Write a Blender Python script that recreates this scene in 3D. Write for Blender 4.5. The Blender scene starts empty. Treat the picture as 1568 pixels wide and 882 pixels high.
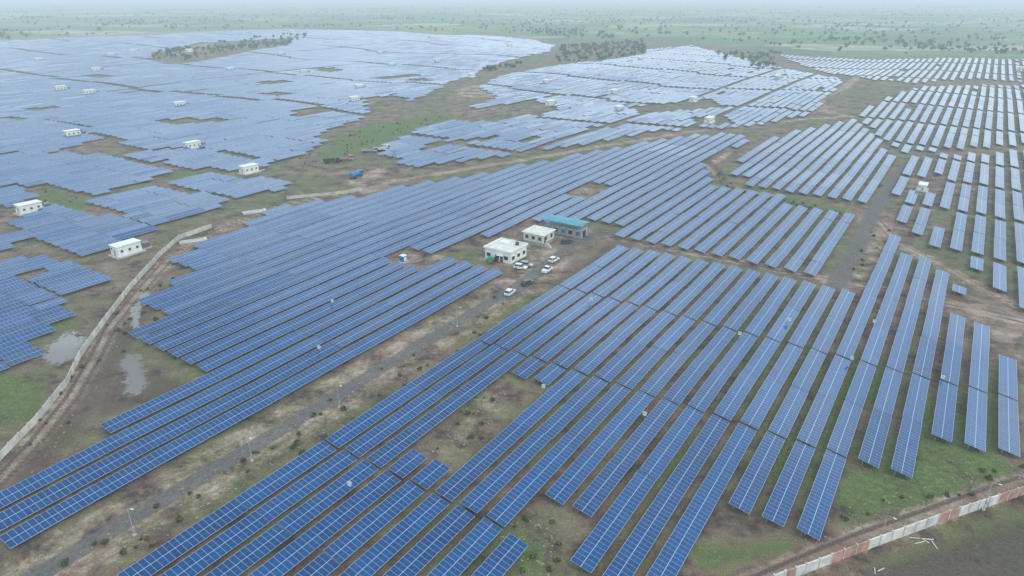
import bpy, math, numpy as np, random
from mathutils import Vector
random.seed(7); rng=np.random.default_rng(7)
sc=bpy.context.scene
H=80.0; F=1045.0; P=math.atan(451/1045.0); SP,CP=math.sin(P),math.cos(P)
TH=math.radians(33.3); CT,ST=math.cos(TH),math.sin(TH)
# ---------------------------------------------------------------- survey helpers (ground plane metres)
def G(u,v):
    dx=(u-784)/F; dy=(441-v)/F
    t=H/(SP-dy*CP)
    return (t*dx, t*(CP+dy*SP))
def GP(l): return [G(*p) for p in l]
def SA(s,a): return (s*CT+a*ST, -s*ST+a*CT)
def toSA(x,y): return (x*CT-y*ST, x*ST+y*CT)
def sstep(a,b,x):
    t=np.clip((x-a)/(b-a),0,1); return t*t*(3-2*t)
def zf(x,y):
    x=np.asarray(x,float); y=np.asarray(y,float)
    r=np.hypot(x,y)
    z=0.22*np.sin(x/19+1)*np.cos(y/23)+0.10*np.sin((x+y)/13.0)
    w=sstep(260,700,r)*(1-sstep(2500,4000,r))
    return z+w*2.2*(np.sin(x/88+.6)*np.sin(y/121)+.6*np.sin((x-y)/63))
def inpoly(x,y,poly):
    x=np.asarray(x,float); y=np.asarray(y,float)
    c=np.zeros(x.shape,bool); n=len(poly)
    for i in range(n):
        x1,y1=poly[i]; x2,y2=poly[(i+1)%n]
        if y1==y2: continue
        cond=((y1>y)!=(y2>y))&(x<(x2-x1)*(y-y1)/(y2-y1)+x1)
        c^=cond
    return c
def dseg(x,y,pl,closed=False):
    d=np.full(np.shape(x),1e9)
    n=len(pl)
    for i in range(n if closed else n-1):
        x1,y1=pl[i]; x2,y2=pl[(i+1)%n]
        vx,vy=x2-x1,y2-y1; L=vx*vx+vy*vy+1e-9
        t=np.clip(((x-x1)*vx+(y-y1)*vy)/L,0,1)
        d=np.minimum(d,np.hypot(x-x1-t*vx,y-y1-t*vy))
    return d

# ---------------------------------------------------------------- materials
def newmat(name):
    m=bpy.data.materials.new(name); m.use_nodes=True
    return m,m.node_tree,m.node_tree.nodes['Principled BSDF']
def plain(name,col,rough=.7,metal=0,var=.15,scale=1.5,spec=.4):
    m,nt,b=newmat(name)
    tc=nt.nodes.new('ShaderNodeTexCoord'); n=nt.nodes.new('ShaderNodeTexNoise')
    n.inputs['Scale'].default_value=scale; n.inputs['Detail'].default_value=3
    nt.links.new(tc.outputs['Object'],n.inputs['Vector'])
    r=nt.nodes.new('ShaderNodeValToRGB')
    r.color_ramp.elements[0].position=.3; r.color_ramp.elements[1].position=.7
    r.color_ramp.elements[0].color=[c*(1-var) for c in col]+[1]
    r.color_ramp.elements[1].color=[min(1,c*(1+var)) for c in col]+[1]
    nt.links.new(n.outputs['Fac'],r.inputs['Fac']); nt.links.new(r.outputs['Color'],b.inputs['Base Color'])
    b.inputs['Roughness'].default_value=rough; b.inputs['Metallic'].default_value=metal
    b.inputs['Specular IOR Level'].default_value=spec
    return m
def simple(name,col,rough=.7):
    m,nt,b=newmat(name); b.inputs['Base Color'].default_value=col+(1,); b.inputs['Roughness'].default_value=rough; return m
M={}
M['alu']=simple('aluminium_frame',(.30,.33,.37),.5)
M['steel']=simple('galvanised_steel',(.20,.21,.22),.6)
M['under']=simple('panel_backsheet',(.10,.105,.11),.7)
M['white']=plain('white_paint',(.72,.72,.69),.6,0,.09,.6)
M['cream']=plain('cream_render',(.55,.53,.47),.8,0,.14,.8)
M['roofgrey']=plain('roof_slab',(.62,.60,.54),.85,0,.18,.5)
M['glass']=plain('window_glass',(.03,.04,.05),.12,0,.1,2,.6)
M['teal']=plain('teal_sheet_roof',(.06,.27,.34),.5,0,.2,.6)
M['grey']=plain('grey_render',(.33,.34,.35),.8,0,.15,.7)
M['dark']=plain('dark_metal',(.035,.037,.04),.5,0,.2)
M['conc']=plain('concrete',(.42,.40,.37),.9,0,.2,.4)
M['wallc']=plain('wall_concrete',(.48,.45,.40),.9,0,.25,.35)
M['redp']=plain('faded_red_paint',(.42,.24,.19),.85,0,.3,.7)
M['wallw']=plain('weathered_whitewash',(.60,.58,.54),.85,0,.25,.7)
M['blue']=plain('blue_paint',(.03,.17,.36),.45,0,.1)
M['green']=plain('green_tarp',(.03,.28,.16),.6,0,.2)
M['rubber']=plain('rubber',(.02,.02,.02),.8)
M['carw']=plain('white_car_paint',(.74,.74,.74),.25,0,.02,.5,.6)
M['card']=plain('dark_car_paint',(.06,.065,.075),.25,0,.02,.5,.6)
M['carr']=plain('silver_car_paint',(.40,.42,.44),.25,.3,.02,.5,.6)
M['stone']=plain('stone',(.26,.21,.17),.95,0,.35,.8)
M['bark']=simple('bark',(.12,.09,.06),.9)
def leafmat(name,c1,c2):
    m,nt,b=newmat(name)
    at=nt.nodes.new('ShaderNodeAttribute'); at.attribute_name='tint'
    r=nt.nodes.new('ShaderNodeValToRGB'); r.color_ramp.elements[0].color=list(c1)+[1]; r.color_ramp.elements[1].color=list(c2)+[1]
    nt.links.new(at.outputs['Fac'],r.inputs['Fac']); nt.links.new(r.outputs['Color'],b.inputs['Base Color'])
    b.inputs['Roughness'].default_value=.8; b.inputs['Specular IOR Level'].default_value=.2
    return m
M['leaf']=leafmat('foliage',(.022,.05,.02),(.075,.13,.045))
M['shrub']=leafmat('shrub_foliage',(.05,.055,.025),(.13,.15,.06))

TW=3.6; HW=1.8; TILT=math.radians(11); ZL=.85
def panelmat():
    m,nt,b=newmat('solar_panel_glass'); N=nt.nodes; Lk=nt.links
    uv=N.new('ShaderNodeUVMap'); uv.uv_map='UVMap'
    sp=N.new('ShaderNodeSeparateXYZ'); Lk.new(uv.outputs['UV'],sp.inputs[0])
    def mth(op,a,bv=None,c=None):
        n=N.new('ShaderNodeMath'); n.operation=op
        for i,x in enumerate((a,bv,c)):
            if x is None: continue
            if isinstance(x,(int,float)): n.inputs[i].default_value=x
            else: Lk.new(x,n.inputs[i])
        return n.outputs[0]
    def line(val,period,width):
        f=mth('FRACT',mth('DIVIDE',val,period))
        d=mth('ABSOLUTE',mth('SUBTRACT',f,.5))
        return mth('GREATER_THAN',d,.5-width/period/2)
    lu=line(sp.outputs[0],1.0,.05)
    lv=line(sp.outputs[1],HW,.09)
    lh=line(mth('ADD',sp.outputs[1],HW/2),HW,.03)
    fr2=mth('MAXIMUM',mth('MAXIMUM',mth('MULTIPLY',lu,.8),lv),mth('MULTIPLY',lh,.3))
    at=N.new('ShaderNodeAttribute'); at.attribute_name='tint'
    cv=N.new('ShaderNodeCombineXYZ'); Lk.new(mth('FLOOR',sp.outputs[0]),cv.inputs[0]); Lk.new(mth('FLOOR',mth('DIVIDE',sp.outputs[1],HW)),cv.inputs[1]); Lk.new(mth('MULTIPLY',at.outputs['Fac'],97),cv.inputs[2])
    wn=N.new('ShaderNodeTexWhiteNoise'); Lk.new(cv.outputs[0],wn.inputs['Vector'])
    tone=mth('ADD',mth('MULTIPLY',wn.outputs['Value'],.45),mth('MULTIPLY',at.outputs['Fac'],.55))
    r=N.new('ShaderNodeValToRGB'); r.color_ramp.elements[0].color=(.001,.034,.125,1); r.color_ramp.elements[1].color=(.003,.068,.215,1)
    Lk.new(tone,r.inputs['Fac'])
    mx=N.new('ShaderNodeMix'); mx.data_type='RGBA'
    Lk.new(fr2,mx.inputs['Factor']); Lk.new(r.outputs['Color'],mx.inputs['A']); mx.inputs['B'].default_value=(.34,.46,.58,1)
    Lk.new(mx.outputs['Result'],b.inputs['Base Color'])
    b.inputs['Roughness'].default_value=.15; b.inputs['IOR'].default_value=1.5
    b.inputs['Specular IOR Level'].default_value=.5
    return m
M['panel']=panelmat()

def groundmat():
    m,nt,b=newmat('ground_soil_and_grass'); N=nt.nodes; Lk=nt.links
    tc=N.new('ShaderNodeTexCoord'); V=tc.outputs['Object']
    def noise(s,d=6,r=.6):
        n=N.new('ShaderNodeTexNoise'); n.inputs['Scale'].default_value=s; n.inputs['Detail'].default_value=d; n.inputs['Roughness'].default_value=r
        Lk.new(V,n.inputs['Vector']); return n.outputs['Fac']
    def ramp(f,st):
        r=N.new('ShaderNodeValToRGB'); e=r.color_ramp.elements
        while len(e)<len(st): e.new(.5)
        for i,(p,c) in enumerate(st):
            e[i].position=p; e[i].color=(c if isinstance(c,tuple) else (c,c,c))+(1,)
        Lk.new(f,r.inputs['Fac']); return r.outputs['Color']
    def mix(f,a,bb,mode='MIX'):
        n=N.new('ShaderNodeMix'); n.data_type='RGBA'; n.blend_type=mode
        for k,x in (('Factor',f),('A',a),('B',bb)):
            if isinstance(x,(int,float)): n.inputs[k].default_value=x
            elif isinstance(x,tuple): n.inputs[k].default_value=x+(1,)
            else: Lk.new(x,n.inputs[k])
        return n.outputs['Result']
    def mth(op,a,bv):
        n=N.new('ShaderNodeMath'); n.operation=op
        for i,x in enumerate((a,bv)):
            if isinstance(x,(int,float)): n.inputs[i].default_value=x
            else: Lk.new(x,n.inputs[i])
        return n.outputs[0]
    nb=noise(.022,3); nm=noise(.13,6,.72); nf=noise(.8,5,.75); nx=noise(4.5,3,.7)
    soil=ramp(nm,[(.36,(.055,.040,.033)),(.46,(.135,.093,.070)),(.55,(.225,.148,.108)),(.66,(.36,.27,.21))])
    grass=ramp(nf,[(.3,(.04,.075,.018)),(.55,(.075,.13,.03)),(.75,(.15,.19,.06))])
    gf=ramp(mth('ADD',mth('MULTIPLY',nb,.5),mth('MULTIPLY',nm,.5)),[(.46,0.0),(.54,1.0)])
    base=mix(mth('MULTIPLY',gf,.55),soil,grass)
    a1=N.new('ShaderNodeVertexColor'); a1.layer_name='zoneA'; a2=N.new('ShaderNodeVertexColor'); a2.layer_name='zoneB'
    s1=N.new('ShaderNodeSeparateColor'); Lk.new(a1.outputs['Color'],s1.inputs[0])
    s2=N.new('ShaderNodeSeparateColor'); Lk.new(a2.outputs['Color'],s2.inputs[0])
    nz=mth('ADD',mth('MULTIPLY',nf,.5),mth('MULTIPLY',nm,.5))
    def msk(ch,lo=.35,hi=.62,amt=1.9):
        v=mth('ADD',ch,mth('MULTIPLY',mth('SUBTRACT',nz,.5),amt))
        return ramp(v,[(lo,0.0),(hi,1.0)])
    mp=N.new('ShaderNodeMapping'); mp.inputs['Rotation'].default_value=(0,0,.25); mp.inputs['Scale'].default_value=(.0042,.0085,1); Lk.new(V,mp.inputs['Vector'])
    vo=N.new('ShaderNodeTexVoronoi'); vo.voronoi_dimensions='2D'; vo.distance='CHEBYCHEV'; vo.inputs['Scale'].default_value=1; vo.inputs['Randomness'].default_value=.8
    Lk.new(mp.outputs[0],vo.inputs['Vector'])
    sv=N.new('ShaderNodeSeparateColor'); Lk.new(vo.outputs['Color'],sv.inputs[0])
    farm=ramp(sv.outputs[0],[(0,(.06,.13,.04)),(.3,(.10,.18,.055)),(.5,(.15,.23,.075)),(.68,(.25,.24,.14)),(.8,(.08,.14,.045)),(.93,(.38,.32,.23))])
    farm=mix(mth('MULTIPLY',ramp(nb,[(.42,0.0),(.6,1.0)]),.55),farm,(.07,.125,.05))
    col=mix(s2.outputs[1],base,farm)
    col=mix(mth('MULTIPLY',msk(s1.outputs[1]),.85),col,ramp(nf,[(.3,(.04,.07,.015)),(.5,(.08,.13,.028)),(.7,(.15,.21,.055))]))
    col=mix(mth('MULTIPLY',msk(s1.outputs[0]),.85),col,ramp(nm,[(.35,(.17,.112,.080)),(.5,(.29,.205,.152)),(.66,(.45,.36,.285))]))
    col=mix(mth('MULTIPLY',msk(s1.outputs[2],.35,.62,1.4),.85),col,ramp(nf,[(.3,(.042,.031,.026)),(.7,(.115,.085,.067))]))
    col=mix(mth('MULTIPLY',msk(s2.outputs[0],.3,.55,.5),.85),col,ramp(nf,[(.3,(.08,.077,.076)),(.7,(.155,.147,.14))]))
    col=mix(.85,col,ramp(nx,[(.3,.45),(.5,1.0),(.72,1.55)]),'MULTIPLY')
    wat=ramp(mth('ADD',s2.outputs[2],mth('MULTIPLY',mth('SUBTRACT',nz,.5),2.4)),[(.47,0.0),(.56,1.0)])
    col=mix(wat,col,(.12,.108,.088))
    Lk.new(col,b.inputs['Base Color'])
    Lk.new(ramp(wat,[(0,.95),(1,.05)]),b.inputs['Roughness'])
    b.inputs['Specular IOR Level'].default_value=.4
    bp=N.new('ShaderNodeBump'); bp.inputs['Distance'].default_value=.5
    Lk.new(ramp(wat,[(0,.75),(1,.0)]),bp.inputs['Strength'])
    Lk.new(nf,bp.inputs['Height']); Lk.new(bp.outputs[0],b.inputs['Normal'])
    return m
M['ground']=groundmat()

# ---------------------------------------------------------------- mesh builder
class MB:
    def __init__(s): s.v=[];s.f=[];s.m=[]
    def add(s,vs,fs,mat):
        o=len(s.v); s.v+=vs
        for f in fs: s.f.append(tuple(o+i for i in f)); s.m.append(mat)
    def box(s,x,y,z,sx,sy,sz,mat,rot=0):
        c,n=math.cos(rot),math.sin(rot); vs=[]
        for k in (0,1):
            for (i,j) in ((-.5,-.5),(.5,-.5),(.5,.5),(-.5,.5)):
                px,py=i*sx,j*sy; vs.append((x+px*c-py*n,y+px*n+py*c,z+k*sz))
        s.add(vs,[(3,2,1,0),(4,5,6,7),(0,1,5,4),(1,2,6,5),(2,3,7,6),(3,0,4,7)],mat)
    def prism(s,prof,y0,y1,mat):
        n=len(prof); vs=[(p[0],y0,p[1]) for p in prof]+[(p[0],y1,p[1]) for p in prof]
        fs=[tuple(range(n)),tuple(range(2*n-1,n-1,-1))]+[(i,n+i,n+(i+1)%n,(i+1)%n) for i in range(n)]
        s.add(vs,fs,mat)
    def cyl(s,p0,p1,r0,r1,mat,n=10):
        p0=Vector(p0);p1=Vector(p1); d=(p1-p0).normalized()
        a=d.orthogonal().normalized(); b=d.cross(a); vs=[]
        for p,r in ((p0,r0),(p1,r1)):
            for i in range(n):
                t=2*math.pi*i/n; vs.append(tuple(p+a*math.cos(t)*r+b*math.sin(t)*r))
        s.add(vs,[tuple(range(n-1,-1,-1)),tuple(range(n,2*n))]+[(i,(i+1)%n,n+(i+1)%n,n+i) for i in range(n)],mat)
    def obj(s,name,loc=(0,0,0),rz=0,parent=None):
        keys=[]
        for k in s.m:
            if k not in keys: keys.append(k)
        me=bpy.data.meshes.new(name); me.from_pydata(s.v,[],s.f)
        for k in keys: me.materials.append(M[k])
        me.polygons.foreach_set('material_index',[keys.index(k) for k in s.m]); me.update()
        o=bpy.data.objects.new(name,me); sc.collection.objects.link(o)
        o.location=loc; o.rotation_euler=(0,0,rz)
        if parent: o.parent=parent
        return o
def empty(name,loc,rz):
    o=bpy.data.objects.new(name,None); sc.collection.objects.link(o); o.location=loc; o.rotation_euler=(0,0,rz); o.empty_display_size=1
    return o
def at(x,y,dz=0): return (x,y,float(zf(x,y))+dz)
def fastmesh(name,verts,Fc,mats,keys,tint,uv=None,smooth=False):
    me=bpy.data.meshes.new(name)
    me.vertices.add(len(verts)); me.vertices.foreach_set('co',verts.astype(np.float32).ravel())
    me.loops.add(Fc.size); me.loops.foreach_set('vertex_index',Fc.astype(np.int32).ravel())
    me.polygons.add(len(Fc)); me.polygons.foreach_set('loop_start',np.arange(0,Fc.size,4,dtype=np.int32)); me.polygons.foreach_set('loop_total',np.full(len(Fc),4,np.int32))
    me.polygons.foreach_set('use_smooth',np.full(len(Fc),smooth))
    for k in keys: me.materials.append(M[k])
    if mats is not None: me.polygons.foreach_set('material_index',mats.astype(np.int32))
    me.update(calc_edges=True)
    if uv is not None:
        u=me.uv_layers.new(name='UVMap'); u.data.foreach_set('uv',uv.ravel())
    if tint is not None:
        t=me.attributes.new('tint','FLOAT','FACE'); t.data.foreach_set('value',tint.astype(np.float32))
    o=bpy.data.objects.new(name,me); sc.collection.objects.link(o); return o

# ---------------------------------------------------------------- solar tables
def build_tables(name,tabs,legs,jz=.04,js=.05,jt=.03):
    n=len(tabs)
    if n==0: return
    T=np.array(tabs,float); s=T[:,0]+rng.normal(0,js,n); a0=T[:,1]; a1=T[:,2]
    hw=TW/2*math.cos(TILT); rise=TW*math.sin(TILT)
    dz=rng.normal(0,jz,n); ti=rng.normal(0,jt,n)
    V=np.zeros((n,8,3))
    zend=[zf(s*CT+A*ST,-s*ST+A*CT) for A in (a0,a1)]
    for j,(ss,aa,zz) in enumerate(((hw,0,0),(hw,1,0),(-hw,1,rise),(-hw,0,rise))):
        S=s+ss; A=a0 if aa==0 else a1
        X=S*CT+A*ST; Y=-S*ST+A*CT
        Z=zend[aa]+ZL+zz+dz+ti*(1 if zz>0 else -1)
        V[:,j]=np.stack([X,Y,Z],1)
        V[:,j+4]=V[:,j]-np.array([0,0,.07])
    quads=np.array([(0,1,2,3),(7,6,5,4),(4,5,1,0),(5,6,2,1),(6,7,3,2),(7,4,0,3)])
    Fc=(np.arange(n)[:,None,None]*8+quads[None]).reshape(-1,4)
    verts=V.reshape(-1,3); mats=np.tile([0,2,1,1,1,1],n)
    lv=[];lf=[]
    if legs:
        for i in range(n):
            L=a1[i]-a0[i]; k=max(2,int(round(L/3.4)))
            for q in range(k):
                f=(.5+(L-1.0)*q/(k-1))/L; A=a0[i]+f*L; zt=float(zend[0][i]*(1-f)+zend[1][i]*f)+ZL+dz[i]
                for ss,zz in ((hw*.55,rise*.225),(-hw*.55,rise*.775)):
                    x,y=SA(s[i]+ss,A); z0=float(zf(x,y))-.25; z1=zt+zz-.12
                    o=len(lv)
                    for z in (z0,z1):
                        for e,g in ((-.06,-.06),(.06,-.06),(.06,.06),(-.06,.06)): lv.append((x+e,y+g,z))
                    lf+=[(o,o+1,o+5,o+4),(o+1,o+2,o+6,o+5),(o+2,o+3,o+7,o+6),(o+3,o,o+4,o+7)]
                x1,y1=SA(s[i]+hw*.95,A); x2,y2=SA(s[i]-hw*.95,A); o=len(lv)
                za=zt-.16
                for (x,y,z) in ((x1,y1,za+rise*.025),(x2,y2,za+rise*.975)):
                    lv+= [(x-.04*ST,y-.04*CT,z-.1),(x+.04*ST,y+.04*CT,z-.1),(x+.04*ST,y+.04*CT,z),(x-.04*ST,y-.04*CT,z)]
                lf+=[(o,o+1,o+5,o+4),(o+1,o+2,o+6,o+5),(o+3,o,o+4,o+7)]
    nv=len(verts)
    if lv:
        verts=np.vstack([verts,np.array(lv)]); Fc=np.vstack([Fc,np.array(lf)+nv]); mats=np.concatenate([mats,np.full(len(lf),3)])
    U=np.zeros((len(Fc),4,2),np.float32)
    Ln=np.round(a1-a0); U[0:n*6:6,1,0]=Ln; U[0:n*6:6,2,0]=Ln; U[0:n*6:6,2,1]=TW; U[0:n*6:6,3,1]=TW
    tv=np.zeros(len(Fc)); tv[:n*6]=np.repeat(rng.random(n),6)
    return fastmesh(name,verts,Fc,mats,('panel','alu','under','steel'),tv,U)

cuts=[30,51,71,96,120.8,141,161.8,183,204.5,226,247]
def cutseg(a,b):
    c=[a]+[q for q in cuts if a+6<q<b-6]+[b]
    g=lambda q:.32 if q in (161.8,120.8,71) else .06
    return [(c[i]+(g(c[i]) if i else 0),c[i+1]-(g(c[i+1]) if i<len(c)-2 else 0)) for i in range(len(c)-1)]
rowsA={20.1:[(138.8,182)],14.7:[(137,199.5)],9.3:[(137,202.5)],3.9:[(120.8,237.5)],-1.5:[(120.8,247.5)],-6.9:[(96,248)],-12.3:[(96,267.6)],-17.7:[(96,204)],
 -23.1:[(70,204)],-28.5:[(70,204.5)],-33.9:[(70.5,204.5)],-39.3:[(81,204.5)],-44.7:[(20,70),(81,204.5)],-50.1:[(20,204.5)],-55.5:[(20,204.5)],-60.9:[(20,204.5)],
 -66.3:[(20,78),(112.5,204)],-71.7:[(20,78),(112,204)],-77.1:[(10,204)],-82.5:[(10,203.5)],-87.9:[(10,203)]}
for s,segs in rowsA.items():
    t=[]
    for a,b in segs: t+=[(s,x,y) for x,y in cutseg(a,b)]
    build_tables('solar_panel_row',t,True)

def fill(poly,holes=(),pitch=5.6,s0=0,L=20.4,gap=.12,blockN=99,blockgap=0,rowblock=999,rowgap=0,rag=0,miss=0,seed=1):
    r=np.random.default_rng(seed); pg=GP(poly); hg=[GP(h) for h in holes]
    sa=[toSA(*p) for p in pg]; smin=min(p[0] for p in sa); smax=max(p[0] for p in sa); amin=min(p[1] for p in sa); amax=max(p[1] for p in sa)
    out={}
    k0=int(math.floor((smin-s0)/pitch))-1
    off=0; cnt=0; first=True
    s=s0+k0*pitch
    while s<smax+pitch:
        if cnt<=0:
            cnt=int(r.integers(max(2,rowblock//2),rowblock+2)) if rowblock<900 else 8
            off=r.uniform(-rag,rag)
            if rowblock<900 and r.random()<.6: s+=rowgap
        cnt-=1
        slots=[]; a=math.floor(amin/100)*100-100+off; i=0
        while a<amax+L:
            slots.append((a,a+L)); a+=L+gap; i+=1
            if i%blockN==0: a+=blockgap
        Sl=np.array(slots); h1=Sl[:,0]+L*.25; h2=Sl[:,0]+L*.75
        def ok(h):
            x=s*CT+h*ST; y=-s*ST+h*CT; q=inpoly(x,y,pg)
            for hh in hg: q&=~inpoly(x,y,hh)
            return q
        q1=ok(h1); q2=ok(h2); ms=r.random(len(Sl))>=miss
        row=[]
        for (b0,b1),c1,c2,m in zip(slots,q1,q2,ms):
            if not m: continue
            if c1 and c2: row.append((s,b0,b1))
            elif c1: row.append((s,b0,b0+L/2))
            elif c2: row.append((s,b0+L/2,b1))
        if row: out.setdefault(round(s,2),[]).extend(row)
        s+=pitch
    return out
B=[(-40,800),(0,795),(58,824),(415,630),(600,530),(787,420),(765,408),(725,396),(690,388),(740,365),(800,340),(900,347),(1245,420),(1305,338),(1230,315),(1110,292),(1068,255),(1095,240),(1140,222),(1150,208),(1040,212),(900,238),(760,265),(600,293),(430,320),(400,335),(300,385),(275,408),(295,425),(225,457),(265,480),(187,532),(245,555),(330,585),(130,645),(172,672),(-40,775)]
Bh=[[(585,405),(635,385),(690,392),(650,412),(610,420)],[(862,297),(893,283),(928,291),(892,309)]]
for s,row in fill(B,Bh,5.8,-111.4,24.8,.12,seed=3,rag=.8).items(): build_tables('solar_panel_row',row,s>-190)
C=[(1118,262),(1150,235),(1200,207),(1310,185),(1368,238),(1322,314),(1230,300),(1150,282)]
t=[]; [t.extend(r) for r in fill(C,(),5.8,0,30,.4,seed=4,rag=2).values()]; build_tables('solar_array_field',t,True)
D1=[(1362,338),(1380,262),(1398,242),(1640,225),(1680,500),(1545,462),(1500,425),(1440,388)]
t=[]; [t.extend(r) for r in fill(D1,[[(1388,273),(1440,268),(1440,297),(1388,297)]],6.2,0,24,.3,2,5,seed=5,rag=2,miss=.01).values()]; build_tables('solar_array_field',t,True)
D2=[(1312,182),(1350,158),(1410,140),(1660,128),(1660,215),(1398,233),(1378,236)]
t=[]; [t.extend(r) for r in fill(D2,(),6.2,0,24,.3,3,6,seed=6,rag=3,miss=.02).values()]; build_tables('solar_array_field',t,False)
D3=[(1195,84),(1330,90),(1640,98),(1700,128),(1560,127),(1480,124),(1400,133),(1330,126),(1260,108)]
t=[]; [t.extend(r) for r in fill(D3,(),7.0,0,24,.3,4,9,seed=7,rag=4,miss=.03).values()]; build_tables('solar_array_field',t,False)
x,y=G(1468,448); ss,aa=toSA(x,y); build_tables('solar_panel_table',[(ss,aa-3,aa+3)],True)
E=[
 [(0,570),(62,547),(62,522),(132,480),(100,463),(30,428),(0,415),(-250,425),(-250,680)],
 [(48,425),(100,408),(165,432),(120,452)],
 [(-150,405),(0,402),(45,398),(72,410),(0,432),(-150,440)],
 [(-150,372),(0,362),(30,358),(12,345),(85,315),(242,355),(232,362),(130,392),(60,378),(20,372),(0,392),(-150,400)],
 [(128,312),(230,285),(352,306),(325,324),(240,345)],
 [(262,281),(330,266),(447,286),(440,294),(352,305)],
 [(-80,292),(20,290),(52,302),(20,318),(-80,330)],
 [(-150,258),(60,236),(180,240),(268,265),(140,301),(60,286),(-150,290)],
 [(-250,180),(20,182),(105,192),(158,215),(80,236),(-250,245)],
 [(190,238),(300,228),(420,248),(395,262),(320,262)],
]
for i,p in enumerate(E):
    t=[]; [t.extend(r) for r in fill(p,(),5.6,0,15,.15,seed=10+i,rag=5).values()]; build_tables('solar_array_field',t,False,.08,.06,.05)
F1=[(-500,66),(0,64),(100,60),(240,55),(330,48),(560,47),(820,60),(848,70),(840,82),(770,95),(735,110),(690,128),(655,150),(590,172),(545,190),(500,215),(455,240),(420,247),(300,226),(190,235),(165,213),(110,189),(20,178),(-500,178)]
F1h=[[(225,95),(250,80),(300,66),(450,58),(440,72),(380,82),(310,95),(260,100)],[(470,215),(560,180),(560,160),(600,150),(640,160),(560,215)],
 [(240,190),(300,186),(330,192),(270,197)],[(60,222),(160,218),(190,222),(90,228)],[(440,178),(490,170),(500,176),(460,184)],[(380,128),(440,124),(450,127),(400,132)],[(560,120),(640,112),(650,116),(590,124)]]
for xx,yy in ((60,165),(330,190),(640,125),(420,150),(150,118),(500,108)): F1h.append([(xx-25,yy-2),(xx+10,yy-4),(xx+30,yy),(xx,yy+4)])
t=[]; [t.extend(r) for r in fill(F1,F1h,5.6,0,20.4,.15,7,8,13,5,rag=10,miss=.008,seed=30).values()]; build_tables('solar_array_field',t,False,.12,.08,.06)
F2=[(582,226),(645,196),(700,183),(720,165),(760,150),(735,135),(770,118),(840,105),(900,98),(960,78),(1060,70),(1130,88),(1215,105),(1292,125),(1270,152),(1235,180),(1130,198),(1080,200),(1000,203),(900,222),(800,238),(700,250),(640,258),(592,242)]
F2h=[[(700,172),(820,150),(860,165),(760,185),(700,188)],[(845,100),(860,70),(985,62),(990,84),(920,98)],[(960,160),(1090,150),(1110,165),(980,172)],[(1060,182),(1110,176),(1120,192),(1070,195)],[(640,225),(760,208),(770,212),(650,232)],[(900,195),(960,188),(965,192),(905,200)]]
t=[]; [t.extend(r) for r in fill(F2,F2h,5.6,0,20.4,.15,5,8,10,5,rag=10,miss=.008,seed=31).values()]; build_tables('solar_array_field',t,False,.12,.08,.06)

# ---------------------------------------------------------------- ground sheet
r=np.concatenate([[0.5,8,16,24],30*np.exp(np.arange(0,math.log(13000/30),.0068)),[13000]])
ang=np.concatenate([np.linspace(-180,-52,30,endpoint=False),np.linspace(-52,52,600,endpoint=False),np.linspace(52,180,30,endpoint=False)])*math.pi/180
nr,na=len(r),len(ang)
R,A_=np.meshgrid(r,ang,indexing='ij'); gx=(R*np.sin(A_)).ravel(); gy=(R*np.cos(A_)).ravel(); gz=zf(gx,gy)
i,j=np.meshgrid(np.arange(nr-1),np.arange(na),indexing='ij'); j2=(j+1)%na
fq=np.stack([i*na+j,i*na+j2,(i+1)*na+j2,(i+1)*na+j],-1).reshape(-1,4)[:, ::-1]
go=fastmesh('ground',np.stack([gx,gy,gz],1),fq,None,('ground',),None,None,True); me=go.data
def rd(pl,w,soft): return np.clip(.5+(w/2-dseg(gx,gy,GP(pl)))/soft,0,1)
def pz(pl,soft,k=1):
    g=GP(pl); ins=inpoly(gx,gy,g); d=dseg(gx,gy,g,True); return np.clip(.5+np.where(ins,d,-d)/soft,0,1)*k
mx=np.maximum
track=[(-60,800),(0,735),(60,672),(110,610),(145,550),(170,500),(215,445),(255,400),(290,375),(350,345),(420,318),(540,293)]
midtrack=[(540,292),(620,274),(760,252),(900,228),(1040,205),(1150,192),(1230,184),(1300,180)]
dirt=rd(track,6,4)*.66
dirt=mx(dirt,rd(midtrack,5,4)); dirt=mx(dirt,rd([(905,360),(1000,375),(1120,398),(1250,425),(1300,435),(1400,450),(1568,492)],6,4)*.8)
dirt=mx(dirt,rd([(1340,335),(1380,375),(1440,405),(1500,440),(1568,470)],5,4)*.85)
dirt=mx(dirt,rd([(1500,470),(1540,475),(1560,500),(1530,520)],5,3)); dirt=mx(dirt,rd([(1300,180),(1262,172),(1255,155),(1290,140),(1310,122),(1330,105)],7,5))
dirt=mx(dirt,rd([(1130,905),(1230,862),(1320,825),(1420,790),(1568,738)],5,2.5)*.75)
dirt=mx(dirt,pz([(800,345),(905,348),(940,372),(850,440),(770,470),(790,415),(735,400),(740,372)],5,.5))
dirt=mx(dirt,pz([(862,297),(893,283),(928,291),(892,309)],3,.5)); dirt=mx(dirt,pz([(585,405),(635,385),(690,392),(650,412),(610,420)],3,.45))
S_,A2=toSA(gx,gy)
strip=np.clip(.5+(7.5-np.abs(S_+101.3))/3,0,1)*(A2>0)*(A2<172)
dirt=mx(dirt,strip*.48); dirt=mx(dirt,rd([(560,292),(545,275),(580,262)],10,6)*.7)
dirt=mx(dirt,pz([(1300,430),(1320,340),(1345,335),(1375,375),(1360,400),(1300,450),(1270,432)],5,.5))
dirt=mx(dirt,pz([(655,700),(740,580),(790,590),(720,700)],5,.38)); dirt=mx(dirt,rd([(1120,232),(1085,255),(1115,285),(1180,300)],4,3)*.8)
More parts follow.
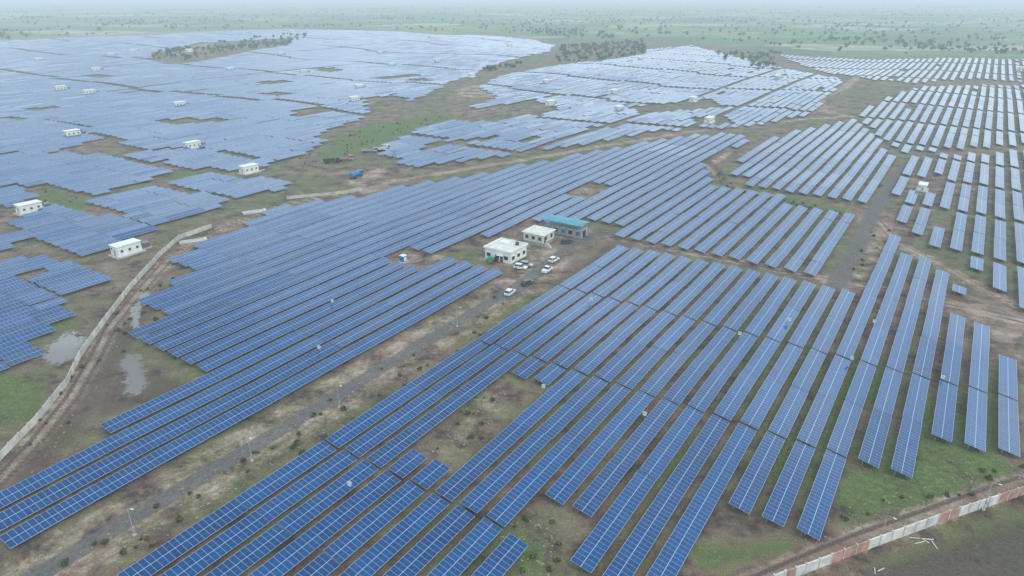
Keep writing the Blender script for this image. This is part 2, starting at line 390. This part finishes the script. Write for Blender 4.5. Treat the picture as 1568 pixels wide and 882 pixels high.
dirt=mx(dirt,pz([(700,135),(760,128),(800,110),(820,120),(760,150),(690,150)],10,.55)); dirt=mx(dirt,pz([(250,78),(330,62),(320,78),(260,92)],20,.6))
dirt=mx(dirt,pz([(1440,470),(1568,500),(1568,560),(1500,500)],5,.5))
grass=pz([(470,235),(560,190),(680,172),(710,182),(590,222),(560,240),(480,250)],14,.62)
for p,k in (([(-60,560),(90,575),(70,640),(-60,680)],.62),([(60,650),(140,640),(140,690),(60,700)],.55),([(1260,760),(1400,640),(1568,715),(1568,735),(1300,815)],.64),([(1200,882),(1568,770),(1700,900)],.52),([(760,790),(850,830),(860,882),(740,882)],.6),([(60,285),(150,310),(130,320),(20,345)],.62),([(1050,830),(1250,820),(1200,862),(1060,882)],.64),([(150,560),(230,600),(180,640)],.46),([(690,590),(760,590),(740,640),(700,660)],.54),
   ([(1130,290),(1300,318),(1310,340),(1240,325)],.6),([(240,262),(330,262),(260,285)],.55),([(70,540),(130,500),(140,470),(60,500)],.52),([(0,640),(60,600),(110,560),(90,540),(0,590)],.52),([(1340,640),(1440,480),(1400,480),(1300,600)],.58),([(1180,560),(1300,460),(1220,470)],.55),([(900,882),(1050,640),(1090,660),(1000,882)],.5),([(1150,700),(1330,520),(1370,560),(1200,800)],.56),([(1380,620),(1568,560),(1568,700),(1360,700)],.58),([(1000,600),(1200,500),(1150,480),(960,570)],.48),([(700,882),(850,760),(800,740),(640,860)],.46)):
    grass=mx(grass,pz(p,6,k))
mud=pz([(1195,905),(1568,785),(1700,800),(1700,950)],5,.58); mud=mx(mud,rd([(1080,245),(1100,262),(1112,285),(1180,306),(1300,330)],5,5)*.8)
mud=mx(mud,pz([(190,560),(260,570),(330,590),(140,650),(130,620)],6,.55)); mud=mx(mud,pz([(200,460),(240,480),(200,540),(160,560)],5,.55))
mud=mx(mud,rd([(x+26,y+8) for x,y in track[1:7]],9,6)*.52); mud=mx(mud,pz([(820,600),(860,590),(640,860),(560,882)],6,.44)); mud=mx(mud,pz([(900,350),(1000,370),(860,440),(840,430)],5,.46))
def ruts(pl,w,k):
    d=dseg(gx,gy,GP(pl)); return np.clip(1.3-np.abs(d-w)/.7,0,1)*k
rt=mx(ruts(track,1.2,1.0),ruts([(1130,905),(1230,862),(1320,825),(1420,790),(1568,738)],1.1,.95)); rt=mx(rt,ruts([(905,360),(1000,375),(1120,398),(1250,425),(1300,435),(1400,450),(1568,492)],1.3,.9)); rt=mx(rt,ruts(midtrack,1.5,.7))
rt=mx(rt,ruts([(1340,335),(1380,375),(1440,405),(1500,440),(1568,470)],1.3,.85)); rt=mx(rt,np.clip(1.3-np.abs(np.abs(S_+96.6)-.9)/.6,0,1)*.62*(A2>0)*(A2<165))
mud=mx(mud,rt*.75)
grey=np.clip(.5+(1.9-np.abs(S_+101.3))/1.0,0,1)*(A2>0)*(A2<175)
grey=mx(grey,rd([(780,455),(830,410),(880,372),(905,360)],5,3)*.8)
grey=mx(grey,rd([(1440,190),(1405,235),(1370,275),(1335,330),(1310,385),(1280,435)],6,3)*.75)
rr=np.hypot(gx,gy)
FB=[(-900,64),(0,62),(330,48),(560,45),(820,58),(1060,66),(1200,80),(1640,96),(2600,120)]
insf=inpoly(gx,gy,GP(FB+[(3000,1200),(-3000,1200)])); dF=dseg(gx,gy,GP(FB))
farm=1-np.clip(.5+np.where(insf,dF,-dF)/60,0,1)
farm=np.where(rr<500,0,farm)
wat=pz([(58,553),(88,520),(112,505),(136,522),(120,545),(97,563)],9,1.0); wat=mx(wat,pz([(186,560),(196,540),(212,545),(226,580),(216,607),(194,608)],7,1.0)); wat=mx(wat,rd([(222,450),(206,475),(208,500),(226,522)],2.6,4)*.9)
wat=mx(wat,pz([(1515,475),(1545,480),(1535,500),(1510,490)],3,.4))
def addc(nm,a,b,c):
    ca=me.color_attributes.new(nm,'FLOAT_COLOR','POINT'); ca.data.foreach_set('color',np.stack([a,b,c,np.ones_like(a)],1).astype(np.float32).ravel())
addc('zoneA',dirt,grass,mud); addc('zoneB',grey,farm,wat)

# ---------------------------------------------------------------- vegetation / stones
def scatter(name,pts,size,nleaf,leaf,mat,trunk=True,flat=.75,seed=1):
    r=np.random.default_rng(seed); n=len(pts); 
    if n==0: return
    x=pts[:,0];y=pts[:,1];z=zf(x,y); sz=size*r.uniform(.5,1.35,n)
    c=r.normal(0,1,(n,nleaf,3)); c/=np.linalg.norm(c,axis=2,keepdims=True); c*=r.uniform(.35,1,(n,nleaf,1))**.6
    c*=r.uniform(.7,1.2,(n,1,3))
    C=c*sz[:,None,None]*np.array([.5,.5,.5*flat])
    C[...,2]+=(sz*(.62 if trunk else .32))[:,None]
    d1=r.normal(0,1,(n,nleaf,3)); d1/=np.linalg.norm(d1,axis=2,keepdims=True); d2=np.cross(d1,r.normal(0,1,(n,nleaf,3))); d2/=np.linalg.norm(d2,axis=2,keepdims=True)
    ls=(sz[:,None]*leaf*r.uniform(.6,1.3,(n,nleaf)))[...,None]
    base=np.stack([x,y,z],1)[:,None]+C
    Q=np.stack([base+d1*ls,base+d2*ls*.8,base-d1*ls*.9,base-d2*ls],2).reshape(-1,3)
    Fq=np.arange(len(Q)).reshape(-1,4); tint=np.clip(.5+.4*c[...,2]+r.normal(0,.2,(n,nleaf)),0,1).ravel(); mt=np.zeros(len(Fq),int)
    if trunk:
        w=sz*.035; tv=[]
        for zz,k in ((-.3,1.0),(.6,.5)):
            for e,g in ((-1,-1),(1,-1),(1,1),(-1,1)): tv.append(np.stack([x+e*w*k,y+g*w*k,z+zz*sz],1))
        TV=np.stack(tv,1).reshape(-1,3); fb=np.array([(0,1,5,4),(1,2,6,5),(2,3,7,6),(3,0,4,7)])
        TF=(np.arange(n)[:,None,None]*8+fb[None]).reshape(-1,4)+len(Q)
        Q=np.vstack([Q,TV]); Fq=np.vstack([Fq,TF]); tint=np.concatenate([tint,np.zeros(len(TF))]); mt=np.concatenate([mt,np.ones(len(TF),int)])
    return fastmesh(name,Q,Fq,mt,(mat,'bark'),tint)
def inside(poly,n,seed):
    g=GP(poly); r=np.random.default_rng(seed); X=[p[0] for p in g]; Y=[p[1] for p in g]
    x=r.uniform(min(X),max(X),n*6); y=r.uniform(min(Y),max(Y),n*6); k=inpoly(x,y,g); return np.stack([x[k],y[k]],1)[:n]
N=34000; rr_=np.exp(rng.uniform(math.log(1150),math.log(6500),N)); aa_=rng.uniform(-.85,.85,N); fx=rr_*np.sin(aa_); fy=rr_*np.cos(aa_)
cl=np.sin(fx/140+fy/260+1)*np.sin(fy/190-fx/400)+.7*np.sin(fx/47+3*np.sin(fy/210))*np.sin(fy/95)
line=(np.abs(((fx*.97+fy*.25)/240)%1-.5)>.485)|(np.abs(((fy*.97-fx*.25)/133)%1-.5)>.475)
keep=((cl>.8)&(rng.random(N)<.3))|(line&(rng.random(N)<.4))|(rng.random(N)<.035)
fb=GP([(-900,62),(0,60),(330,45),(560,43),(820,56),(1060,62),(1200,76),(1640,92),(2600,112),(3000,1200),(-3000,1200)]); keep&=~inpoly(fx,fy,fb)
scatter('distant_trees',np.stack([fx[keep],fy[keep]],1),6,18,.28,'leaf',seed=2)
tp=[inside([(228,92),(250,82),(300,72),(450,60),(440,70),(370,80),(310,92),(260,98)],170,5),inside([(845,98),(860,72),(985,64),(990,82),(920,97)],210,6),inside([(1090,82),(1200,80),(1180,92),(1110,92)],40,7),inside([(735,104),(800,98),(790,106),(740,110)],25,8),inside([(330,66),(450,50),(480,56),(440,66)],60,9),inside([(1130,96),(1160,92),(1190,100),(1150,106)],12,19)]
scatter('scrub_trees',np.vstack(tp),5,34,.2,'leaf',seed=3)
sp_=[]
for poly,n,sd in (([(180,882),(220,882),(700,545),(830,455),(780,440),(560,580),(60,882)],45,1),([(-20,700),(60,630),(140,520),(230,430),(270,420),(200,520),(120,640),(-20,800)],22,2),([(655,700),(740,580),(790,590),(720,700)],12,3),([(780,790),(860,800),(860,880),(740,882)],10,4),([(1200,850),(1568,735),(1568,700),(1250,790)],16,5),([(440,250),(560,195),(690,175),(560,240),(470,262)],60,6),([(1080,245),(1130,290),(1300,325),(1290,335),(1110,292)],50,7),([(1290,440),(1340,330),(1380,370),(1340,400)],10,8),([(200,470),(260,480),(190,540),(150,580)],10,9),([(60,290),(160,310),(130,320),(10,345)],15,11)):
    sp_.append(inside(poly,n,sd))
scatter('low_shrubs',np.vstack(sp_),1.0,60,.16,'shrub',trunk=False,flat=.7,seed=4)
MBs=MB()
stp=np.vstack([inside(p,n,s) for p,n,s in (([(180,882),(220,882),(700,545),(830,455),(780,440),(560,580),(60,882)],520,21),([(655,700),(740,580),(790,590),(720,700)],120,22),([(780,790),(860,800),(860,880),(740,882)],60,23),([(790,420),(900,350),(935,372),(850,440)],120,24),([(1200,850),(1568,735),(1568,700),(1250,790)],80,25),([(-20,760),(60,650),(140,520),(270,400),(300,380),(200,520),(120,640),(-20,820)],150,26),([(1290,440),(1340,330),(1380,370),(1340,420)],100,27))])
for (x,y) in stp:
    q=random.uniform(.08,.32); z=float(zf(x,y)); vs=[]
    for k,(zz,f) in enumerate(((-.3,1),(.45,.8))):
        for a in range(5):
            t=a*1.2566+random.uniform(-.3,.3)+k*.4; vs.append((x+math.cos(t)*q*f*random.uniform(.7,1.2),y+math.sin(t)*q*f*random.uniform(.7,1.2),z+zz*q))
    MBs.add(vs,[(5,6,7,8,9)]+[(a,(a+1)%5,5+(a+1)%5,5+a) for a in range(5)],'stone')
MBs.obj('loose_stones')

# ---------------------------------------------------------------- buildings
def office():
    x,y=SA(-118,176); e=empty('site_office_building',at(x,y),-TH)
    w=MB(); w.box(0,0,-.3,10,9.6,4.0,'white'); w.obj('walls',parent=e)
    r=MB(); r.box(0,0,3.7,10.9,10.5,.18,'roofgrey')
    for cx,cy,sx,sy in ((0,-5.1,10.9,.22),(0,5.1,10.9,.22),(-5.32,0,.22,9.98),(5.32,0,.22,9.98)): r.box(cx,cy,3.88,sx,sy,.45,'white')
    r.box(-2,2.5,3.88,3,2.6,.5,'white'); r.cyl((2.6,2.8,3.88),(2.6,2.8,4.9),.6,.6,'dark',12); r.obj('roof',parent=e)
    g=MB()
    for px in (-3.6,-.2,3.2):
        g.box(px,-4.82,1.1,1.5,.06,1.2,'glass')
        g.box(px,-4.95,2.45,1.9,.35,.1,'white')
    for py in (-3.2,0,3.2): g.box(5.02,py,1.1,.06,1.5,1.2,'glass'); g.box(5.15,py,2.45,.35,1.9,.1,'white')
    g.obj('windows',parent=e)
    d=MB(); d.box(1.5,-4.83,0,1.0,.07,2.1,'dark'); d.box(1.5,-5.6,2.6,2.4,1.5,.12,'white'); d.obj('door',parent=e)
office()
def control():
    x,y=SA(-116.5,194.5); e=empty('control_room_building',at(x,y),-TH)
    w=MB(); w.box(0,0,1.3,8,7.5,2.9,'cream'); w.box(0,0,-.2,7.2,6.7,1.5,'grey')
    for px in (-3.7,0,3.7):
        for py in (-3.5,3.5): w.box(px,py,-.2,.35,.35,1.5,'conc')
    w.obj('walls',parent=e)
    r=MB(); r.box(0,0,4.2,9,8.5,.25,'white'); r.box(0,0,4.45,8.2,7.7,.12,'roofgrey'); r.obj('roof',parent=e)
    g=MB()
    for px in (-2.6,0,2.6): g.box(px,-3.78,2.2,1.2,.06,1.2,'glass')
    for py in (-2,1.8): g.box(4.03,py,2.2,.06,1.4,1.2,'glass')
    g.obj('windows',parent=e)
    s=MB()
    for k in range(6): s.box(5.2+k*.28,-2.6,-.2,.28,1.2,1.5-k*.25,'conc')
    s.box(4.55,-2.6,-.2,1.02,1.2,1.5,'conc'); s.box(4.03,-2.6,1.3,.07,1,2.1,'dark'); s.obj('steps_and_door',parent=e)
control()
def shed():
    x,y=SA(-113,207.5); e=empty('switchgear_shed',at(x,y),-TH)
    r=MB()
    for s_ in (-1,1):
        vs=[(-8.2,s_*3.3,4.9),(8.2,s_*3.3,4.9),(8.2,0,5.35),(-8.2,0,5.35),(-8.2,s_*3.3,5.0),(8.2,s_*3.3,5.0),(8.2,0,5.45),(-8.2,0,5.45)]
        r.add(vs,[(0,1,2,3),(4,5,6,7),(0,1,5,4),(0,3,7,4),(1,2,6,5)],'teal')
    r.box(0,-3.34,4.7,16.4,.1,.35,'teal'); r.obj('roof',parent=e)
    w=MB(); w.box(0,0.4,-.2,15,5.0,3.2,'grey')
    for k in range(6):
        for py in (-3.1,3.2): w.cyl((-7.5+3*k,py,-.2),(-7.5+3*k,py,4.9),.13,.13,'steel',8)
    w.obj('walls_and_columns',parent=e)
    g=MB()
    for k in range(5): g.box(-6+3*k,-2.13,.9,1.5,.06,1.4,'glass' if k%2 else 'blue')
    g.box(7.53,0,0,.06,2.4,2.6,'dark'); g.obj('windows',parent=e)
shed()
def cabin(u,v,rot=0,k=1.0):
    x,y=G(u,v); e=empty('inverter_cabin',at(x,y),-TH+rot)
    b=MB(); b.box(0,0,-.8,5.2*k+1,8.6*k+1.2,1.2,'conc'); b.obj('plinth',parent=e)
    b=MB(); b.box(0,0,.4,4.4*k,8*k,3.3*k,'white'); b.obj('body',parent=e)
    b=MB(); b.box(0,0,.4+3.3*k,4.9*k,8.5*k,.22,'white'); b.obj('roof',parent=e)
    b=MB()
    for q in (-2.6,0,2.6): b.box(2.22*k,q*k,.6,.05,1.1*k,2.2*k,'roofgrey'); b.box(2.26*k,q*k,1.7*k,.04,.8*k,.7*k,'dark')
    b.box(.2*k,-4.02*k,.5,1.1*k,.05,2.1*k,'grey'); b.box(-1.3*k,-4.03*k,2.4*k,.8*k,.05,.6*k,'dark'); b.obj('doors_and_louvres',parent=e)
    b=MB(); b.box(0,6.6*k,-.8,2.4,3,1.2,'conc'); b.box(0,6.6*k,.4,1.5,2.2,1.8,'steel')
    for q in range(5): b.box(.95,6.6*k-.9+q*.45,.6,.35,.08,1.3,'steel')
    for q in (-.6,0,.6): b.cyl((0,6.6*k+q,2.2),(0,6.6*k+q,2.8),.09,.06,'cream',6)
    b.obj('transformer',parent=e)
for u,v,k in ((195,388,1),(46,324,1),(382,264,1),(112,211,1),(295,227,1),(93,138,1.1),(137,143,1.1),(276,167,1),(543,160,1),(551,140,1),(204,80,1.2),(147,108,1.1),(171,90,1.1),(353,110,1),(291,83,1.1),(430,84,1.1),(582,80,1.1),(670,95,1.1),(500,66,1.1),(843,157,1),(948,166,1),(1062,152,1),(1086,188,1),(941,139,1),(836,128,1),(722,118,1),(660,62,1.2),(60,96,1.2),(600,100,1.0),(780,72,1.1),(465,112,1),(980,95,1),(1190,120,1),(1560,110,1.1),(1412,290,.75)):
    cabin(u,v,0,k)
def kiosk(u,v):
    x,y=G(u,v); b=MB(); b.box(0,0,-.1,2.6,2.6,.4,'conc'); b.box(0,0,.3,1.6,1.6,1.9,'blue'); b.box(0,0,2.2,1.9,1.9,.15,'white'); b.box(.82,0,.5,.05,1.1,1.4,'white'); b.cyl((1.1,1.1,.3),(1.1,1.1,3.4),.05,.05,'steel',6)
    b.obj('transformer_kiosk',at(x,y),-TH)
kiosk(618,402)
# ---------------------------------------------------------------- walls
def wall(name,pl,h,th,mats,seg=3.0,capmat='wallc',post=True):
    g=GP(pl); b=MB(); r=random.Random(3); run=0
    for (x1,y1),(x2,y2) in zip(g[:-1],g[1:]):
        L=math.hypot(x2-x1,y2-y1); n=max(1,int(round(L/seg))); an=math.atan2(y2-y1,x2-x1); w=L/n
        for k in range(n):
            t=(k+.5)/n; x=x1+(x2-x1)*t; y=y1+(y2-y1)*t; z=float(zf(x,y)); run+=1
            mt=mats[(run//3)%len(mats)] if r.random()>.2 else mats[0]
            b.box(x,y,z-.4,w-.24,th,h+.4+r.uniform(-.05,.05),mt,an)
            if post:
                xp=x1+(x2-x1)*k/n; yp=y1+(y2-y1)*k/n; b.box(xp,yp,z-.4,.24,th+.12,h+.55,capmat,an)
    b.obj(name)
wall('perimeter_wall',[(-160,880),(-40,748),(0,706),(60,645),(105,588),(124,548),(160,496),(200,442),(245,392),(275,366),(325,348)],1.6,.14,['wallc','wallc','conc'])
wall('perimeter_wall',[(440,306),(520,297),(556,291)],1.3,.16,['wallc'])
wall('boundary_wall',[(1130,917),(1200,889),(1232,878),(1345,835),(1450,797),(1568,758),(1700,715)],1.9,.2,['wallw','redp','wallw','redp','roofgrey'],2.4)
for u,v,sx,sy in ((390,325,9,4),(296,369,9,3.5)):
    x,y=G(u,v); b=MB(); b.box(0,0,-.2,sx,sy,.55,'conc'); b.box(sx/2-.6,0,.35,1.0,sy*.8,.25,'wallc'); b.obj('concrete_culvert',at(x,y),.5)
# ---------------------------------------------------------------- vehicles
def car(u,v,rz,paint,name='parked_car',pick=False):
    x,y=G(u,v); e=empty(name,at(x,y,.02),rz)
    b=MB()
    if pick: prof=[(-2.3,.35),(2.3,.35),(2.35,.8),(2.1,1.0),(1.2,1.1),(-2.3,1.1)]; cab=[(-.7,1.1),(1.2,1.1),(.6,1.75),(-.6,1.75)]
    else: prof=[(-2.05,.32),(2.05,.32),(2.12,.7),(1.95,.9),(1.0,1.02),(-2.05,1.05),(-2.12,.7)]; cab=[(-1.95,1.05),(1.05,1.02),(.35,1.62),(-1.6,1.66)]
    b.prism(prof,-.87,.87,paint); cy=.76
    b.prism(cab,-cy,cy,'glass'); 
    tx0,tx1=cab[3][0],cab[2][0]; b.box((tx0+tx1)/2,0,cab[2][1]+.0,tx1-tx0-.02,1.5,.07,paint)
    for px in ((cab[0][0]+cab[3][0])/2,(cab[0][0]*.4+cab[1][0]*.6-.4)):
        for sy in (-1,1): b.box(px+.1,sy*(cy+.005),1.06,.12,.03,.6,paint)
    b.box(2.13,.6,.62,.05,.35,.16,'white'); b.box(2.13,-.6,.62,.05,.35,.16,'white')
    b.obj('body',parent=e)
    w=MB()
    for px in (-1.3,1.3):
        for sy in (-.8,.8): w.cyl((px,sy-.1,.33),(px,sy+.1,.33),.33,.33,'rubber',14); w.cyl((px,sy*1.13,.33),(px,sy*1.14,.33),.18,.18,'alu',8)
    w.obj('wheels',parent=e)
car(797,411,-.35,'carw'); car(806,407,-.35,'carr'); car(848,399,.9,'carw'); car(838,415,1.0,'carw','pickup_truck',True); car(781,451,1.1,'carw'); car(808,436,.8,'card'); car(868,372,.5,'card')
def tanker(u,v,rz):
    x,y=G(u,v); e=empty('water_tanker_truck',at(x,y),rz); b=MB()
    b.box(-.3,0,.7,8.2,1.2,.3,'dark'); b.box(3.2,0,.6,2.0,2.4,2.3,'blue'); b.box(3.3,0,1.75,1.85,2.44,.75,'glass'); b.box(3.2,0,2.9,1.9,2.3,.15,'blue')
    b.cyl((-4.3,0,2.1),(1.9,0,2.1),1.15,1.15,'blue',18); b.cyl((-1,0,3.1),(-1,0,3.5),.4,.4,'steel',10); b.obj('cab_and_tank',parent=e)
    w=MB()
    for px in (-3.3,-2.1,3.0):
        for sy in (-1.05,1.05): w.cyl((px,sy-.16,.5),(px,sy+.16,.5),.5,.5,'rubber',14)
    w.obj('wheels',parent=e)
tanker(546,272,1.2)
def truck(u,v,rz,c='grey'):
    x,y=G(u,v); e=empty('parked_truck',at(x,y),rz); b=MB()
    b.box(0,0,.75,8,1.1,.3,'dark'); b.box(3.1,0,.7,1.9,2.3,2.1,c); b.box(3.2,0,1.75,1.75,2.34,.7,'glass'); b.box(-1.2,0,1.05,5.9,2.4,.15,'dark')
    for sy in (-1.15,1.15): b.box(-1.2,sy,1.2,5.9,.08,.9,c)
    b.box(-4.1,0,1.2,.08,2.2,.9,c); b.obj('body',parent=e); w=MB()
    for px in (-3,-1.8,2.9):
        for sy in (-1.0,1.0): w.cyl((px,sy-.16,.5),(px,sy+.16,.5),.5,.5,'rubber',12)
    w.obj('wheels',parent=e)
truck(508,249,.3,'dark'); truck(528,246,.4,'redp'); truck(566,233,.2,'grey'); truck(587,230,.9,'cream')
x,y=G(750,400); b=MB(); b.cyl((0,0,0),(0,0,1.6),.9,.9,'green',14); b.cyl((0,0,1.6),(0,0,1.85),.85,.3,'green',14); b.cyl((2,.2,0),(2,.2,1.3),.7,.7,'dark',12); b.obj('water_storage_tank',at(x,y))
for u,v in ((588,268),(606,262)):
    x,y=G(u,v); b=MB()
    for sx in (-1,1):
        for sy in (-1,1):
            b.cyl((sx*1.2,sy*1.2,0),(sx*.35,sy*.35,10),.09,.07,'steel',5)
    for k in range(7):
        z0=k*1.4; z1=z0+1.4; w0=1.2-.85*z0/10; w1=1.2-.85*min(z1,10)/10
        for a,c in (((-1,-1),(1,-1)),((1,-1),(1,1)),((1,1),(-1,1)),((-1,1),(-1,-1))):
            b.cyl((a[0]*w0,a[1]*w0,z0),(c[0]*w1,c[1]*w1,z1),.045,.045,'steel',4)
    b.box(0,0,8,5,.2,.2,'steel'); b.box(0,0,9.6,4,.2,.2,'steel'); b.obj('lattice_mast',at(x,y),.4)
def lamp(u,v,h=8):
    x,y=G(u,v); b=MB(); b.cyl((0,0,-.2),(0,0,h),.08,.05,'grey',8); b.cyl((0,0,h),(.9,0,h+.2),.035,.03,'grey',6); b.box(1.1,0,h+.17,.5,.2,.08,'roofgrey'); b.box(0,0,-.1,.5,.5,.4,'conc'); b.box(.15,0,1.4,.16,.26,.4,'grey')
    b.obj('street_lamp',at(x,y),random.uniform(-.3,.3)-.6)
for u,v in ((207,822),(386,706),(520,624),(1347,832),(1505,782),(700,500),(1100,232),(925,262)): lamp(u,v,5.5)
def combiner(u,v):
    x,y=G(u,v); b=MB(); b.cyl((0,0,-.1),(0,0,2.1),.05,.05,'steel',6); b.box(0,0,2.0,.7,.45,.6,'white'); b.box(0,0,2.6,.85,.6,.05,'alu'); b.box(.36,0,2.1,.02,.3,.35,'grey')
    b.obj('string_combiner_box',at(x,y),-TH)
for u,v in ((537,757),(832,606),(986,648),(510,472),(490,544),(1131,522),(905,470),(1302,560),(1336,504),(1207,500),(1440,590)): combiner(u,v)
b=MB()
for cu,cv,cnt in ((1420,828,5),(1330,872,2)):
    x,y=G(cu,cv)
    for k in range(cnt):
        t=random.uniform(0,3.1); cx=random.uniform(-3,3); cy=random.uniform(-2,2); L=random.uniform(.4,1.1)
        z=float(zf(x+cx,y+cy)); b.cyl((x+cx-math.cos(t)*L,y+cy-math.sin(t)*L,z+.06),(x+cx+math.cos(t)*L,y+cy+math.sin(t)*L,z+.1),.07,.07,'wallw',6)
b.obj('scattered_pipes')

# ---------------------------------------------------------------- haze
s_=1/3200.0; hz,nt,bb=newmat('glowing_haze'); nt.nodes.remove(bb); out=[n for n in nt.nodes if n.type=='OUTPUT_MATERIAL'][0]
ab=nt.nodes.new('ShaderNodeVolumeAbsorption'); ab.inputs['Color'].default_value=(0,0,0,1); ab.inputs['Density'].default_value=s_
em=nt.nodes.new('ShaderNodeEmission'); em.inputs['Color'].default_value=(.61,.78,.90,1); em.inputs['Strength'].default_value=s_  # added glow in the volume stands in for daylight scattered by haze
ad=nt.nodes.new('ShaderNodeAddShader'); nt.links.new(ab.outputs[0],ad.inputs[0]); nt.links.new(em.outputs[0],ad.inputs[1]); nt.links.new(ad.outputs[0],out.inputs['Volume'])
M['haze']=hz
b=MB(); b.box(0,0,-40,29000,29000,300,'haze'); b.obj('glowing_haze_box')

# ---------------------------------------------------------------- sky and sun
w=bpy.data.worlds.new('World'); sc.world=w; w.use_nodes=True; nt=w.node_tree; bg=nt.nodes['Background']
sk=nt.nodes.new('ShaderNodeTexSky'); sk.sky_type='NISHITA'; sk.sun_disc=False
el=math.radians(55); az=math.radians(123); sk.sun_elevation=el; sk.sun_rotation=az; sk.air_density=1.2; sk.dust_density=2.5
tc=nt.nodes.new('ShaderNodeTexCoord'); mp=nt.nodes.new('ShaderNodeMapping'); mp.inputs['Scale'].default_value=(1,1,2.2); nt.links.new(tc.outputs['Generated'],mp.inputs[0])
nz=nt.nodes.new('ShaderNodeTexNoise'); nz.inputs['Scale'].default_value=4.2; nz.inputs['Detail'].default_value=4; nt.links.new(mp.outputs[0],nz.inputs['Vector'])
rp=nt.nodes.new('ShaderNodeValToRGB'); rp.color_ramp.elements[0].position=.38; rp.color_ramp.elements[0].color=(.38,.38,.38,1); rp.color_ramp.elements[1].position=.6; rp.color_ramp.elements[1].color=(1,1,1,1); nt.links.new(nz.outputs['Fac'],rp.inputs['Fac'])
sx=nt.nodes.new('ShaderNodeSeparateXYZ'); nt.links.new(tc.outputs['Generated'],sx.inputs[0])
cr=nt.nodes.new('ShaderNodeValToRGB'); e=cr.color_ramp.elements; e[0].position=0; e[0].color=(19.5,22.5,24.5,1); e[1].position=.54; e[1].color=(18,21.5,24,1)
e2=e.new(.71); e2.color=(6.9,8.5,9.8,1); nt.links.new(sx.outputs[2],cr.inputs['Fac'])
mx_=nt.nodes.new('ShaderNodeMix'); mx_.data_type='RGBA'; nt.links.new(rp.outputs['Color'],mx_.inputs['Factor']); nt.links.new(sk.outputs[0],mx_.inputs['A']); nt.links.new(cr.outputs['Color'],mx_.inputs['B'])
nt.links.new(mx_.outputs['Result'],bg.inputs['Color']); bg.inputs['Strength'].default_value=.112
sl=bpy.data.lights.new('sun','SUN'); sl.energy=1.0; sl.angle=math.radians(20); sl.color=(1,.97,.92); so=bpy.data.objects.new('sun',sl); sc.collection.objects.link(so)
dv=Vector((math.sin(az)*math.cos(el),math.cos(az)*math.cos(el),math.sin(el))); so.rotation_euler=dv.to_track_quat('Z','Y').to_euler()
# ---------------------------------------------------------------- camera
cd=bpy.data.cameras.new('camera'); co=bpy.data.objects.new('camera',cd); sc.collection.objects.link(co); co.location=(0,0,H); co.rotation_euler=(math.pi/2-P,0,0)
cd.sensor_width=36; cd.lens=36*F/1568; cd.clip_start=.5; cd.clip_end=60000; sc.camera=co
sc.view_settings.view_transform='Standard'; sc.view_settings.look='None'; sc.view_settings.exposure=0
